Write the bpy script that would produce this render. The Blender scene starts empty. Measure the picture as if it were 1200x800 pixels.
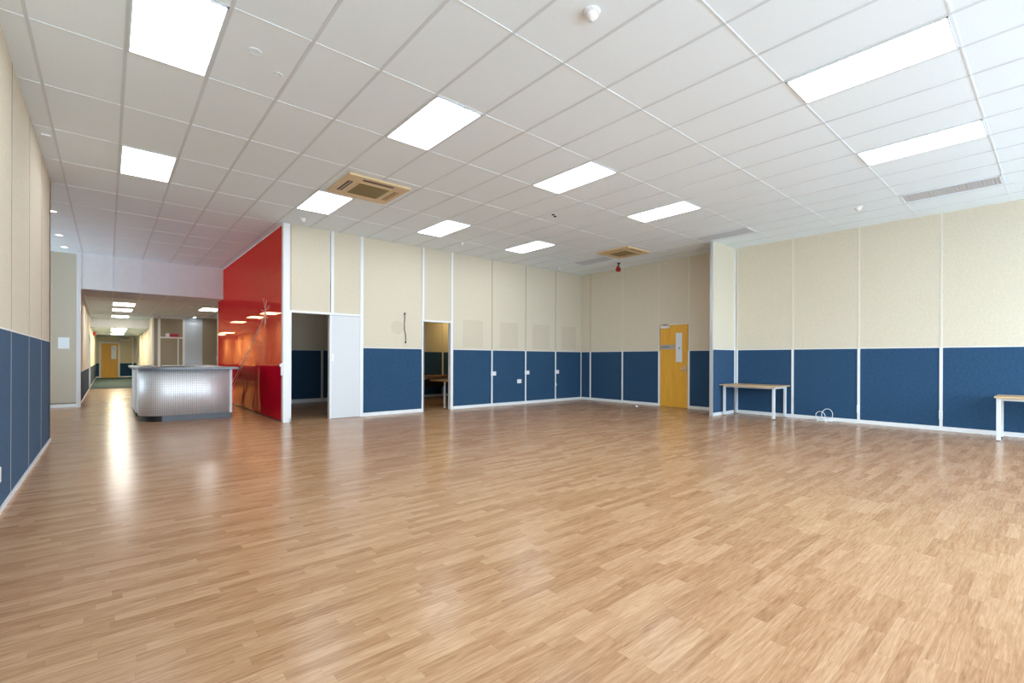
import bpy, bmesh, math, random
from mathutils import Vector, Matrix
random.seed(7)
PI = math.pi
S = bpy.context.scene
COL = S.collection

# ------------------------------------------------------------------ measures (metres)
EYE = 1.268          # camera height
CE = 3.954           # main ceiling
CL = 3.042           # lower ceiling of the corridor
CC = 2.63            # lowest ceiling at the corridor's end
YA = 10.029          # long partition with the two doorways
XB = 11.52           # right wall
XL = -0.665          # left wall
YP = 5.144           # stub wall
XR = 2.635           # red glass wall
DADO = 1.505
GX, GY, SX, SY = -1.095, 5.332, 0.604, 1.191   # ceiling grid origin and steps
YW = -3.4            # window wall behind the camera

# ------------------------------------------------------------------ mesh helpers
def box(bm, x0, x1, y0, y1, z0, z1):
    vs = [bm.verts.new((x, y, z)) for x in (x0, x1) for y in (y0, y1) for z in (z0, z1)]
    for f in ((0, 1, 3, 2), (4, 6, 7, 5), (0, 4, 5, 1), (2, 3, 7, 6), (0, 2, 6, 4), (1, 5, 7, 3)):
        bm.faces.new([vs[i] for i in f])

def prism(bm, poly, z0, z1):
    a = [bm.verts.new((x, y, z0)) for x, y in poly]
    b = [bm.verts.new((x, y, z1)) for x, y in poly]
    n = len(poly)
    bm.faces.new(a[::-1]); bm.faces.new(b)
    for i in range(n):
        bm.faces.new((a[i], a[(i + 1) % n], b[(i + 1) % n], b[i]))

def tube(bm, pts, r, seg=10, closed=False):
    pts = [Vector(p) for p in pts]
    rings = []
    n = len(pts)
    prev = None
    for i, p in enumerate(pts):
        if closed:
            t = pts[(i + 1) % n] - pts[i - 1]
        else:
            t = pts[min(i + 1, n - 1)] - pts[max(i - 1, 0)]
        t.normalize()
        if prev is None:
            up = Vector((0, 0, 1)) if abs(t.z) < 0.9 else Vector((1, 0, 0))
            u = t.cross(up).normalized()
        else:
            u = (prev - t * prev.dot(t)).normalized()
        prev = u
        v = t.cross(u)
        rings.append([bm.verts.new(p + (u * math.cos(a) + v * math.sin(a)) * r) for a in [2 * PI * k / seg for k in range(seg)]])
    m = n if closed else n - 1
    for i in range(m):
        A, B = rings[i], rings[(i + 1) % n]
        for k in range(seg):
            bm.faces.new((A[k], A[(k + 1) % seg], B[(k + 1) % seg], B[k]))
    if not closed:
        bm.faces.new(rings[0][::-1]); bm.faces.new(rings[-1])

def lathe(bm, prof, cx, cy, seg=24):
    """prof: list of (radius, z); first and last radius may be 0."""
    rings = []
    for r, z in prof:
        if r <= 1e-6:
            rings.append([bm.verts.new((cx, cy, z))])
        else:
            rings.append([bm.verts.new((cx + r * math.cos(2 * PI * k / seg), cy + r * math.sin(2 * PI * k / seg), z)) for k in range(seg)])
    for A, B in zip(rings, rings[1:]):
        for k in range(seg):
            k2 = (k + 1) % seg
            if len(A) == 1 and len(B) == 1:
                continue
            if len(A) == 1:
                bm.faces.new((A[0], B[k], B[k2]))
            elif len(B) == 1:
                bm.faces.new((A[k], B[0], A[k2]))
            else:
                bm.faces.new((A[k], B[k], B[k2], A[k2]))

def obj(name, bm, mat, parent=None, smooth=False, bevel=0.0):
    me = bpy.data.meshes.new(name)
    if parent is not None:
        bmesh.ops.translate(bm, verts=bm.verts, vec=-root_loc(parent))
    bmesh.ops.recalc_face_normals(bm, faces=bm.faces)
    bm.to_mesh(me); bm.free()
    if smooth:
        for p in me.polygons: p.use_smooth = True
    o = bpy.data.objects.new(name, me)
    COL.objects.link(o)
    me.materials.append(mat)
    if parent is not None: o.parent = parent
    if bevel > 0:
        b = o.modifiers.new('edge', 'BEVEL'); b.width = bevel; b.segments = 2; b.limit_method = 'ANGLE'
    return o

def root_loc(o):
    v = Vector((0, 0, 0))
    while o is not None:
        v = v + o.location; o = o.parent
    return v

def B(*boxes):
    bm = bmesh.new()
    for b in boxes: box(bm, *b)
    return bm

def thing(name, label, cat, loc=(0, 0, 0), group=None):
    o = bpy.data.objects.new(name, None); COL.objects.link(o)
    o.empty_display_size = 0.1
    o.location = loc; o['label'] = label; o['category'] = cat
    if group: o['group'] = group
    return o

def tag(o, label, cat, group=None):
    o['label'] = label; o['category'] = cat
    if group: o['group'] = group
    return o

def struct(name, bm, mat, label=None, bevel=0.0):
    o = obj(name, bm, mat, None, bevel=bevel); o['kind'] = 'structure'
    if label: o['label'] = label
    o['category'] = name.split('_')[0]
    return o

def struct_empty(name, loc=(0, 0, 0), label=None):
    o = bpy.data.objects.new(name, None); COL.objects.link(o); o.location = loc
    o['kind'] = 'structure'; o['category'] = name.split('_')[0]
    if label: o['label'] = label
    return o

# ------------------------------------------------------------------ materials
def lin(c):
    return tuple(((v / 255 + 0.055) / 1.055) ** 2.4 if v / 255 > 0.04045 else v / 255 / 12.92 for v in c)

def mat(name, col, rough=0.6, metal=0.0, noise=0.0, nscale=60.0, spec=0.5, bump=0.0, coat=0.0):
    m = bpy.data.materials.new(name); m.use_nodes = True
    nt = m.node_tree; b = nt.nodes['Principled BSDF']
    c = col if max(col) <= 1.0 else lin(col)
    b.inputs['Base Color'].default_value = (*c, 1)
    b.inputs['Roughness'].default_value = rough
    b.inputs['Metallic'].default_value = metal
    b.inputs['Specular IOR Level'].default_value = spec
    b.inputs['Coat Weight'].default_value = coat
    if noise > 0 or bump > 0:
        tc = nt.nodes.new('ShaderNodeTexCoord'); n = nt.nodes.new('ShaderNodeTexNoise')
        n.inputs['Scale'].default_value = nscale; n.inputs['Detail'].default_value = 4
        nt.links.new(tc.outputs['Object'], n.inputs['Vector'])
        if noise > 0:
            mr = nt.nodes.new('ShaderNodeMapRange')
            mr.inputs['From Min'].default_value = 0.3; mr.inputs['From Max'].default_value = 0.7
            mr.inputs['To Min'].default_value = 1 - noise; mr.inputs['To Max'].default_value = 1 + noise
            nt.links.new(n.outputs['Fac'], mr.inputs['Value'])
            mx = nt.nodes.new('ShaderNodeMix'); mx.data_type = 'RGBA'; mx.blend_type = 'MULTIPLY'
            mx.inputs['Factor'].default_value = 1
            mx.inputs[6].default_value = (*c, 1)
            nt.links.new(mr.outputs['Result'], mx.inputs[7])
            nt.links.new(mx.outputs[2], b.inputs['Base Color'])
        if bump > 0:
            bp = nt.nodes.new('ShaderNodeBump'); bp.inputs['Strength'].default_value = bump; bp.inputs['Distance'].default_value = 0.002
            nt.links.new(n.outputs['Fac'], bp.inputs['Height']); nt.links.new(bp.outputs['Normal'], b.inputs['Normal'])
    return m

def emit(name, col, strength):
    m = bpy.data.materials.new(name); m.use_nodes = True
    nt = m.node_tree; nt.nodes.clear()
    e = nt.nodes.new('ShaderNodeEmission'); e.inputs['Color'].default_value = (*col, 1); e.inputs['Strength'].default_value = strength
    o = nt.nodes.new('ShaderNodeOutputMaterial'); nt.links.new(e.outputs[0], o.inputs['Surface'])
    return m

M = {}
M['beige'] = mat('beige_fabric', (0.68, 0.615, 0.49), 0.9, noise=0.05, nscale=35, spec=0.2)
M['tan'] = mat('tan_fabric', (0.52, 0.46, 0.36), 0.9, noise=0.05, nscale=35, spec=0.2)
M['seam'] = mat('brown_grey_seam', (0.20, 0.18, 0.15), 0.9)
M['taupe'] = mat('dim_taupe_fabric', (0.33, 0.285, 0.21), 0.9, noise=0.05, nscale=35, spec=0.2)
M['ghost'] = mat('faded_beige_fabric', (0.63, 0.56, 0.44), 0.9, noise=0.05, nscale=30, spec=0.2)
M['blue'] = mat('blue_fabric', (0.027, 0.074, 0.148), 0.92, noise=0.12, nscale=25, spec=0.15)
M['blue'].node_tree.nodes['Principled BSDF'].inputs['Sheen Weight'].default_value = 0.05
M['greyblue'] = mat('grey_blue_fabric', (0.045, 0.065, 0.10), 0.92, noise=0.1, nscale=25, spec=0.15)
M['white'] = mat('white_trim_paint', (0.80, 0.81, 0.82), 0.35)
M['offwhite'] = mat('cream_trim', (0.74, 0.70, 0.60), 0.5)
M['bulk'] = mat('white_bulkhead_board', (0.86, 0.87, 0.89), 0.7, noise=0.02, nscale=8)
M['alu'] = mat('silver_aluminium', (0.62, 0.64, 0.66), 0.35, metal=0.55)
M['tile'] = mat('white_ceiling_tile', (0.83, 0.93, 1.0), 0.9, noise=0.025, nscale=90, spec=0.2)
M['tee'] = mat('grey_ceiling_tee', (0.66, 0.73, 0.79), 0.5)
M['teewhite'] = mat('white_ceiling_tee', (0.80, 0.89, 0.96), 0.45)
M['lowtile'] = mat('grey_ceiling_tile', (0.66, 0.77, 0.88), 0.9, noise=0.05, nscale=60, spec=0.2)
M['doorwhite'] = mat('pale_grey_door_laminate', (0.66, 0.675, 0.70), 0.4)
M['dark'] = mat('black_plastic', (0.015, 0.015, 0.017), 0.5)
M['plinth'] = mat('grey_steel_plinth', (0.11, 0.125, 0.145), 0.5)
M['slabtop'] = mat('grey_stone_laminate', (0.20, 0.22, 0.25), 0.3, noise=0.06, nscale=120)
M['counterwhite'] = mat('white_counter_laminate', (0.80, 0.80, 0.82), 0.35)
M['counterdark'] = mat('dark_counter_carcass', (0.03, 0.025, 0.03), 0.5)
M['plastic'] = mat('white_plastic', (0.82, 0.83, 0.84), 0.35)
M['paper'] = mat('white_paper', (0.80, 0.82, 0.84), 0.8)
M['enddark'] = mat('dark_navy_laminate', (0.02, 0.03, 0.06), 0.4)
M['tanplastic'] = mat('tan_plastic', (0.70, 0.53, 0.31), 0.5)
M['tanmesh'] = mat('brown_filter_mesh', (0.27, 0.19, 0.075), 0.6, noise=0.15, nscale=150)
M['vent'] = mat('grey_vent_core', (0.55, 0.57, 0.60), 0.7)
M['carpet'] = mat('grey_green_carpet', (0.055, 0.078, 0.082), 0.95, noise=0.2, nscale=80, spec=0.1)
M['redplastic'] = mat('red_plastic', (0.36, 0.012, 0.018), 0.35)
M['redsign'] = mat('red_sign', (0.45, 0.01, 0.05), 0.4)
M['crack'] = mat('fractured_glass_edge', (0.95, 0.86, 0.82), 0.4)
M['steel'] = mat('brushed_steel', (0.6, 0.6, 0.6), 0.3, metal=0.9)
M['lightalu'] = mat('pale_aluminium_ladder', (0.95, 0.95, 0.96), 0.45)
M['tablesilver'] = mat('silver_grey_powder_coat', (0.74, 0.78, 0.81), 0.4, metal=0.15)
M['cable'] = mat('white_cable_sheath', (0.82, 0.84, 0.86), 0.45)
M['signgrey'] = mat('grey_sign_plate', (0.36, 0.37, 0.36), 0.45)
M['bluemark'] = mat('blue_notice_ink', (0.10, 0.12, 0.6), 0.6)
M['palepanel'] = mat('pale_blue_grey_panel', (0.52, 0.58, 0.66), 0.35)
M['concrete'] = mat('pale_concrete', (0.60, 0.62, 0.64), 0.9, noise=0.1, nscale=5)
M['light'] = emit('troffer_diffuser', (0.90, 0.96, 1.0), 7.5)
M['lightlow'] = emit('corridor_diffuser', (0.98, 0.98, 0.94), 12.0)
M['lightend'] = emit('corridor_end_diffuser', (1.0, 0.90, 0.62), 26.0)
M['spotwash'] = emit('wash_lamp', (0.95, 1.0, 1.0), 60.0)
M['spot'] = emit('downlight_lamp', (1.0, 0.93, 0.8), 4.0)

# vision glass of the timber doors: frosted white
M['frost'] = mat('frosted_white_glass', (0.74, 0.79, 0.84), 0.25)

# red back-painted glass: painted backing under a tinted reflective sheet
m = bpy.data.materials.new('red_glass'); m.use_nodes = True
nt = m.node_tree; nt.nodes.clear()
df = nt.nodes.new('ShaderNodeBsdfDiffuse'); df.inputs['Color'].default_value = (0.74, 0.002, 0.035, 1)
gl = nt.nodes.new('ShaderNodeBsdfGlossy'); gl.inputs['Color'].default_value = (0.95, 0.43, 0.20, 1); gl.inputs['Roughness'].default_value = 0.002
ms = nt.nodes.new('ShaderNodeMixShader'); ms.inputs[0].default_value = 0.36
mo = nt.nodes.new('ShaderNodeOutputMaterial')
nt.links.new(df.outputs[0], ms.inputs[1]); nt.links.new(gl.outputs[0], ms.inputs[2]); nt.links.new(ms.outputs[0], mo.inputs['Surface'])
M['redglass'] = m

def nodes_of(name):
    m = bpy.data.materials.new(name); m.use_nodes = True
    nt = m.node_tree
    return m, nt, nt.nodes['Principled BSDF'], nt.nodes.new, nt.links.new

def mathn(nt, op, a, b=None, c=None):
    n = nt.nodes.new('ShaderNodeMath'); n.operation = op
    for i, v in enumerate((a, b, c)):
        if v is None: continue
        if isinstance(v, (int, float)): n.inputs[i].default_value = v
        else: nt.links.new(v, n.inputs[i])
    return n.outputs[0]

# strip-pattern laminate: strips run along X
def floor_material():
    m, nt, b, N, Lk = nodes_of('oak_strip_laminate')
    tc = N('ShaderNodeTexCoord'); sp = N('ShaderNodeSeparateXYZ'); Lk(tc.outputs['Object'], sp.inputs[0])
    X, Y = sp.outputs[0], sp.outputs[1]
    W, Ln = 0.066, 0.44
    ry = mathn(nt, 'DIVIDE', Y, W); row = mathn(nt, 'FLOOR', ry)
    wn = N('ShaderNodeTexWhiteNoise'); wn.noise_dimensions = '1D'; Lk(row, wn.inputs['W'])
    cx = mathn(nt, 'ADD', mathn(nt, 'DIVIDE', X, Ln), mathn(nt, 'MULTIPLY', wn.outputs['Value'], 7.3))
    colm = mathn(nt, 'FLOOR', cx)
    cmb = N('ShaderNodeCombineXYZ'); Lk(row, cmb.inputs[0]); Lk(colm, cmb.inputs[1])
    w2 = N('ShaderNodeTexWhiteNoise'); w2.noise_dimensions = '2D'; Lk(cmb.outputs[0], w2.inputs['Vector'])
    # grain coordinates shifted per strip
    off = N('ShaderNodeVectorMath'); off.operation = 'MULTIPLY_ADD'
    Lk(w2.outputs['Color'], off.inputs[0]); off.inputs[1].default_value = (30, 30, 30); Lk(tc.outputs['Object'], off.inputs[2])
    mp = N('ShaderNodeMapping'); mp.inputs['Scale'].default_value = (2.6, 38, 1); Lk(off.outputs[0], mp.inputs['Vector'])
    g1 = N('ShaderNodeTexNoise'); g1.inputs['Scale'].default_value = 1.6; g1.inputs['Detail'].default_value = 5; g1.inputs['Roughness'].default_value = 0.6
    Lk(mp.outputs[0], g1.inputs['Vector'])
    mp2 = N('ShaderNodeMapping'); mp2.inputs['Scale'].default_value = (0.8, 9, 1); Lk(off.outputs[0], mp2.inputs['Vector'])
    wv = N('ShaderNodeTexNoise'); wv.inputs['Scale'].default_value = 1.3; wv.inputs['Detail'].default_value = 1.5; Lk(mp2.outputs[0], wv.inputs['Vector'])
    rings = mathn(nt, 'SINE', mathn(nt, 'MULTIPLY', wv.outputs['Fac'], 62.0))
    rings = mathn(nt, 'MULTIPLY', rings, 0.5)
    v = mathn(nt, 'ADD', mathn(nt, 'MULTIPLY_ADD', w2.outputs['Value'], 0.30, 0.08), mathn(nt, 'MULTIPLY', g1.outputs['Fac'], 0.66))
    v = mathn(nt, 'ADD', v, mathn(nt, 'MULTIPLY', rings, 0.12))
    mp3 = N('ShaderNodeMapping'); mp3.inputs['Scale'].default_value = (9, 130, 1); Lk(off.outputs[0], mp3.inputs['Vector'])
    g3 = N('ShaderNodeTexNoise'); g3.inputs['Scale'].default_value = 1.5; g3.inputs['Detail'].default_value = 3; Lk(mp3.outputs[0], g3.inputs['Vector'])
    v = mathn(nt, 'ADD', v, mathn(nt, 'MULTIPLY_ADD', g3.outputs['Fac'], 0.55, -0.275))
    cr = N('ShaderNodeValToRGB')
    cr.color_ramp.elements[0].position = 0.12; cr.color_ramp.elements[0].color = (0.23, 0.108, 0.050, 1)
    cr.color_ramp.elements[1].position = 0.95; cr.color_ramp.elements[1].color = (0.56, 0.355, 0.21, 1)
    e = cr.color_ramp.elements.new(0.5); e.color = (0.395, 0.215, 0.108, 1)
    Lk(v, cr.inputs['Fac'])
    # fine joints
    fy = mathn(nt, 'FRACT', ry); fx = mathn(nt, 'FRACT', cx)
    jy = mathn(nt, 'LESS_THAN', mathn(nt, 'ABSOLUTE', mathn(nt, 'SUBTRACT', fy, 0.5)), 0.488)
    jx = mathn(nt, 'LESS_THAN', mathn(nt, 'ABSOLUTE', mathn(nt, 'SUBTRACT', fx, 0.5)), 0.4975)
    j = mathn(nt, 'MULTIPLY', jy, jx)
    mx = N('ShaderNodeMix'); mx.data_type = 'RGBA'; mx.blend_type = 'MULTIPLY'; mx.inputs['Factor'].default_value = 1
    Lk(cr.outputs['Color'], mx.inputs[6])
    jc = mathn(nt, 'MULTIPLY_ADD', j, 0.14, 0.86); Lk(jc, mx.inputs[7])
    Lk(mx.outputs[2], b.inputs['Base Color'])
    rn = N('ShaderNodeTexNoise'); rn.inputs['Scale'].default_value = 3.0; Lk(tc.outputs['Object'], rn.inputs['Vector'])
    rr = N('ShaderNodeMapRange'); rr.inputs['To Min'].default_value = 0.19; rr.inputs['To Max'].default_value = 0.27; Lk(rn.outputs['Fac'], rr.inputs['Value'])
    Lk(rr.outputs[0], b.inputs['Roughness'])
    b.inputs['IOR'].default_value = 1.27
    bp = N('ShaderNodeBump'); bp.inputs['Strength'].default_value = 0.12; bp.inputs['Distance'].default_value = 0.001
    Lk(g1.outputs['Fac'], bp.inputs['Height']); Lk(bp.outputs['Normal'], b.inputs['Normal'])
    return m
M['floor'] = floor_material()

def wood(name, c0, c1, scale=(1, 1, 1), rough=0.45):
    m, nt, b, N, Lk = nodes_of(name)
    tc = N('ShaderNodeTexCoord'); mp = N('ShaderNodeMapping'); mp.inputs['Scale'].default_value = scale
    Lk(tc.outputs['Object'], mp.inputs['Vector'])
    n = N('ShaderNodeTexNoise'); n.inputs['Scale'].default_value = 3; n.inputs['Detail'].default_value = 4; Lk(mp.outputs[0], n.inputs['Vector'])
    cr = N('ShaderNodeValToRGB'); cr.color_ramp.elements[0].position = 0.3; cr.color_ramp.elements[1].position = 0.7
    cr.color_ramp.elements[0].color = (*c0, 1); cr.color_ramp.elements[1].color = (*c1, 1)
    Lk(n.outputs['Fac'], cr.inputs['Fac']); Lk(cr.outputs['Color'], b.inputs['Base Color'])
    b.inputs['Roughness'].default_value = rough
    return m
M['doorwood'] = wood('honey_timber_veneer', (0.72, 0.36, 0.03), (0.82, 0.44, 0.05), (6, 6, 0.6))
M['beech'] = wood('beech_tabletop', (0.56, 0.38, 0.20), (0.66, 0.46, 0.26), (8, 1, 8), 0.35)
M['brownwood'] = wood('brown_desk_laminate', (0.34, 0.16, 0.05), (0.42, 0.21, 0.07), (1, 8, 8), 0.35)

def perforated():
    m, nt, b, N, Lk = nodes_of('perforated_silver_metal')
    tc = N('ShaderNodeTexCoord'); sp = N('ShaderNodeSeparateXYZ'); Lk(tc.outputs['UV'], sp.inputs[0])
    P = 0.036
    def cell(o):
        return mathn(nt, 'SUBTRACT', mathn(nt, 'FRACT', mathn(nt, 'DIVIDE', o, P)), 0.5)
    u, v = cell(sp.outputs[0]), cell(sp.outputs[1])
    d = mathn(nt, 'SQRT', mathn(nt, 'ADD', mathn(nt, 'MULTIPLY', u, u), mathn(nt, 'MULTIPLY', v, v)))
    hole = mathn(nt, 'LESS_THAN', d, 0.20)
    mx = N('ShaderNodeMix'); mx.data_type = 'RGBA'; Lk(hole, mx.inputs['Factor'])
    mx.inputs[6].default_value = (0.95, 0.96, 0.98, 1); mx.inputs[7].default_value = (0.20, 0.22, 0.26, 1)
    Lk(mx.outputs[2], b.inputs['Base Color'])
    b.inputs['Metallic'].default_value = 0.65; b.inputs['Roughness'].default_value = 0.58
    return m
M['perf'] = perforated()

# ------------------------------------------------------------------ floor and ceilings
struct('floor', B((-4.4, XB + 0.12, YW - 0.1, 25.6, -0.12, 0.0)), M['floor'], 'polished oak strip laminate floor of the big room')
struct('floor_carpet', B((-4.4, XB + 0.12, 25.6, 39.9, -0.12, 0.004)), M['carpet'], 'dark grey carpet at the far end of the corridor')

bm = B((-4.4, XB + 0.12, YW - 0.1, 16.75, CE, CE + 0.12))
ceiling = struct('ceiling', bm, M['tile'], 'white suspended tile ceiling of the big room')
bm = bmesh.new()
k = 0
x = GX - SX * 5
while x < XB:
    if x > -4.3:
        box(bm, x - 0.013, x + 0.013, YW, 16.38, CE - 0.0045, CE + 0.01)
    x += SX
gt = obj('ceiling_tee', bm, M['tee'], ceiling)  # main tees darker than cross tees: their shade is put into the colour
bm = bmesh.new()
y = GY - SY * 7
while y < 16.3:
    box(bm, -4.3, XB - 0.01, y - 0.008, y + 0.008, CE - 0.004, CE + 0.01)
    y += SY
obj('ceiling_cross_tee', bm, M['teewhite'], ceiling)

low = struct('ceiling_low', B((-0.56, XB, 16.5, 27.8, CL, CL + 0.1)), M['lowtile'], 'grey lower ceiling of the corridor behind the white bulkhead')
bm = bmesh.new()
for k in range(0, 19):
    y = GY + SY * k
    if 16.6 < y < 27.7: box(bm, -0.6, 6.5, y - 0.008, y + 0.008, CL - 0.004, CL + 0.01)
for k in range(0, 13):
    x = GX + SX * k
    if x > -0.5: box(bm, x - 0.01, x + 0.01, 16.55, 27.75, CL - 0.005, CL + 0.01)
obj('ceiling_tee', bm, M['teewhite'], low)
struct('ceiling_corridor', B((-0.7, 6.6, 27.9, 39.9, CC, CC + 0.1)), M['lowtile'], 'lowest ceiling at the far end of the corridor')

# ------------------------------------------------------------------ walls with fabric panels
def wall_piece(name, axis, c, side, segs, label, extra=None, back=0.10, mat_up='beige', mat_dn='blue', dado=DADO, top=CE, skirt=0.075, strip_mat='white', proud=0.010):
    """axis 'x': the face lies at x=c and runs along y; 'y': the face lies at y=c and runs along x.
    side: +1/-1, the direction the face looks along its axis.  segs: list of (a0, a1, z0).
    extra: list of (a, width, full_height) strips."""
    def bb(a0, a1, d0, d1, z0, z1):
        lo, hi = sorted((c + side * d0, c + side * d1))
        return (lo, hi, a0, a1, z0, z1) if axis == 'x' else (a0, a1, lo, hi, z0, z1)
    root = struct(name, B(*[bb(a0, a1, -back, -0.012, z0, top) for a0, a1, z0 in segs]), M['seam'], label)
    for a0, a1, z0 in segs:
        if z0 < dado:
            if dado > 0.2:
                obj('dado_panel', B(bb(a0 + .003, a1 - .003, -0.012, 0, max(z0, skirt), dado)), M[mat_dn], root)
                obj('dado_rail', B(bb(a0 + .003, a1 - .003, -0.012, 0.003, dado, dado + 0.014)), M['white'], root)
            obj('upper_panel', B(bb(a0 + .003, a1 - .003, -0.012, 0, dado + 0.014, top)), M[mat_up], root)
            obj('skirting', B(bb(a0, a1, -0.012, 0.012, 0, skirt)), M['white'], root)
        else:
            obj('upper_panel', B(bb(a0 + .003, a1 - .003, -0.012, 0, z0, top)), M[mat_up], root)
    for e in (extra or []):
        a, w, full = e[:3]
        zb = e[3] if len(e) > 3 else 0.0
        mm = M[e[4]] if len(e) > 4 else M[strip_mat]
        if full is True:
            obj('cover_strip', B(bb(a - w / 2, a + w / 2, -0.012, 0.012, zb, top)), mm, root)
        else:
            obj('cover_strip', B(bb(a - w / 2, a + w / 2, -0.012, proud, 0, dado + 0.006)), mm, root)
        if full == 2:
            obj('cover_strip', B(bb(a - 0.015, a + 0.015, -0.012, 0.006, dado, top)), M['offwhite'], root)
    return root

# left wall (looks to +x)
wl = wall_piece('wall_left', 'x', XL, 1, [(a, a + 1.287, 0) for a in [10.085 - 1.287 * k for k in range(10, 0, -1)]],
                'long left wall, cream fabric above blue', back=0.12, skirt=0.045, strip_mat='alu',
                extra=[(10.085 - 1.287 * k, 0.012, False) for k in range(1, 10)], proud=0.001)
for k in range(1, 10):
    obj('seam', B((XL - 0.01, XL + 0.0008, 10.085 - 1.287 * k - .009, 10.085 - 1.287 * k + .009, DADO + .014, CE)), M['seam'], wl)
struct('wall_recess', B((-4.3, XL, 9.965, 10.085, 0, CE)), M['beige'], 'return wall behind the end of the left wall')
struct('wall_recess_left', B((-4.32, -4.2, 10.085, 16.6, 0, 0.9), (-4.32, -4.2, 10.085, 16.6, 3.3, CE), (-4.32, -4.2, 10.085, 14.3, 0.9, 3.3), (-4.32, -4.2, 16.2, 16.6, 0.9, 3.3)),
       M['beige'], 'unseen left wall of the recess with an opening added for light')
struct('window_6', B(*[(-4.29, -4.23, y - .03, y + .03, .9, 3.3) for y in (14.33, 15.25, 16.17)], (-4.29, -4.23, 14.3, 16.2, .9, .96), (-4.29, -4.23, 14.3, 16.2, 3.24, 3.3)), M['alu'], 'added window frame in the unseen recess wall, letting in extra daylight')  # added window out of view, brightens the bulkhead and red wall
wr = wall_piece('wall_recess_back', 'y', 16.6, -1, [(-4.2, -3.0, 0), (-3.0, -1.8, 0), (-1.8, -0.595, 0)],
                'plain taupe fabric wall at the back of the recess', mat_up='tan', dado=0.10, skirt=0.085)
# corridor left wall
segs = [(16.63, 18.0, 0), (18.0, 19.4, 0), (19.4, 20.8, 0), (20.8, 22.2, 0), (22.2, 23.6, 0), (23.6, 25.3, 0), (25.3, 26.5, 2.2), (26.5, 30.0, 0), (30.0, 35.0, 0), (35.0, 39.7, 0)]
wall_piece('wall_corridor_left', 'x', -0.56, 1, segs, 'left wall of the corridor, cream above grey blue', mat_dn='greyblue', dado=0.872, top=CL, skirt=0.04)

# partition with the two doorways (looks to -y)
segs = [(2.76, 2.78, 0), (2.78, 3.56, 2.235), (3.60, 4.21, 2.235), (4.27, 5.735, 0), (5.735, 6.625, 2.215),
        (6.64, 7.884, 0), (7.884, 9.113, 0), (9.113, 10.339, 0), (10.339, XB, 0)]
wa = wall_piece('wall_partition', 'y', YA, -1, segs, 'long fabric partition with two open doorways', back=0.10,
                extra=[(4.24, 0.07, True), (5.77, 0.062, True), (6.60, 0.062, True), (3.60, 0.062, True, 2.19),
                       (7.884, 0.045, False), (9.113, 0.045, False), (10.339, 0.045, False), (XB - 0.015, 0.03, False)])
# door frames of the doorways
obj('door_frame', B((2.757, 2.787, YA - 0.012, YA + 0.10, 0, 2.235), (3.545, 3.577, YA - 0.012, YA + 0.10, 0, 2.235),
                    (2.757, 4.21, YA - 0.014, YA + 0.10, 2.19, 2.235)), M['white'], wa)
obj('door_frame', B((5.78, 5.803, YA - 0.012, YA + 0.10, 0, 2.215), (6.556, 6.625, YA - 0.010, YA + 0.10, 0, 2.215),
                    (5.78, 6.62, YA - 0.014, YA + 0.10, 2.172, 2.215)), M['white'], wa)
# corner post at the red glass
obj('corner_post', B((XR - 0.004, 2.757, YA - 0.014, YA + 0.10, 0, CE)), M['white'], wa, bevel=0.004)
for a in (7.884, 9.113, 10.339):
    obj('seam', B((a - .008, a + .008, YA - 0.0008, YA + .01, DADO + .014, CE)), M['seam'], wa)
# faded rectangles where posters hung
for a0, a1 in ((6.935, 7.58), (8.165, 8.82), (9.38, 10.08), (10.60, 11.26)):
    obj('faded_patch', B((a0, a1, YA - 0.0015, YA, 1.57, 2.285)), M['ghost'], wa)
bm = bmesh.new()
lathe(bm, [(0, 0), (0.16, 0), (0.16, 0.0015), (0, 0.0015)], 0, 0, 32)
bmesh.ops.rotate(bm, verts=bm.verts, matrix=Matrix.Rotation(PI / 2, 3, 'X')); bmesh.ops.translate(bm, verts=bm.verts, vec=(5.10, YA, 2.0))
obj('faded_patch', bm, M['ghost'], wa)

# sliding door standing shut beside the first doorway
d2 = struct_empty('door_2', (3.89, YA + 0.01, 0), 'plain pale grey door leaf right of the first doorway')
obj('leaf', B((3.58, 4.206, YA - 0.004, YA + 0.036, 0.006, 2.185)), M['doorwhite'], d2)
obj('recessed_pull', B((3.592, 3.632, YA - 0.009, YA - 0.003, 1.22, 1.38)), M['plastic'], d2)

# right wall (looks to -x)
segs = [(YW, -2.265, 0), (-2.265, -1.03, 0), (-1.03, 0.205, 0), (0.205, 1.435, 0), (1.435, 2.675, 0), (2.675, 3.886, 0), (3.886, 5.119, 0), (5.119, 6.34, 0),
        (6.34, 7.215, 2.235), (7.215, 8.436, 0), (8.436, 9.649, 0), (9.649, YA + 0.1, 0)]
wb = wall_piece('wall_right', 'x', XB, -1, segs, 'long right wall, beige fabric above blue', back=0.12,
                extra=[(a, 0.045, 2) for a in (-2.265, -1.03, 0.205, 1.435, 2.675, 3.886, 5.10)] +
                      [(6.345, 0.05, 2), (7.215, 0.06, 2), (8.436, 0.05, False), (9.649, 0.05, False)])
for a in (8.436, 9.649):
    obj('cover_strip', B((XB - 0.003, XB, a - 0.012, a + 0.012, DADO, CE)), M['tan' if a > 9 else 'offwhite'], wb)

# stub wall: looks to -y, silver end cap
ws = wall_piece('wall_stub', 'y', YP, -1, [(10.385, XB - 0.012, 0)], 'short stub wall projecting from the right wall', back=0.045, skirt=0.07,
                extra=[(XB - 0.04, 0.05, True)])
obj('end_cap', B((10.350, 10.387, YP - 0.012, YP + 0.055, 0, CE)), M['alu'], ws)
obj('rear_panel', B((10.387, XB - 0.012, YP + 0.045, YP + 0.055, 0, CE)), M['tan'], ws)

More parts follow.
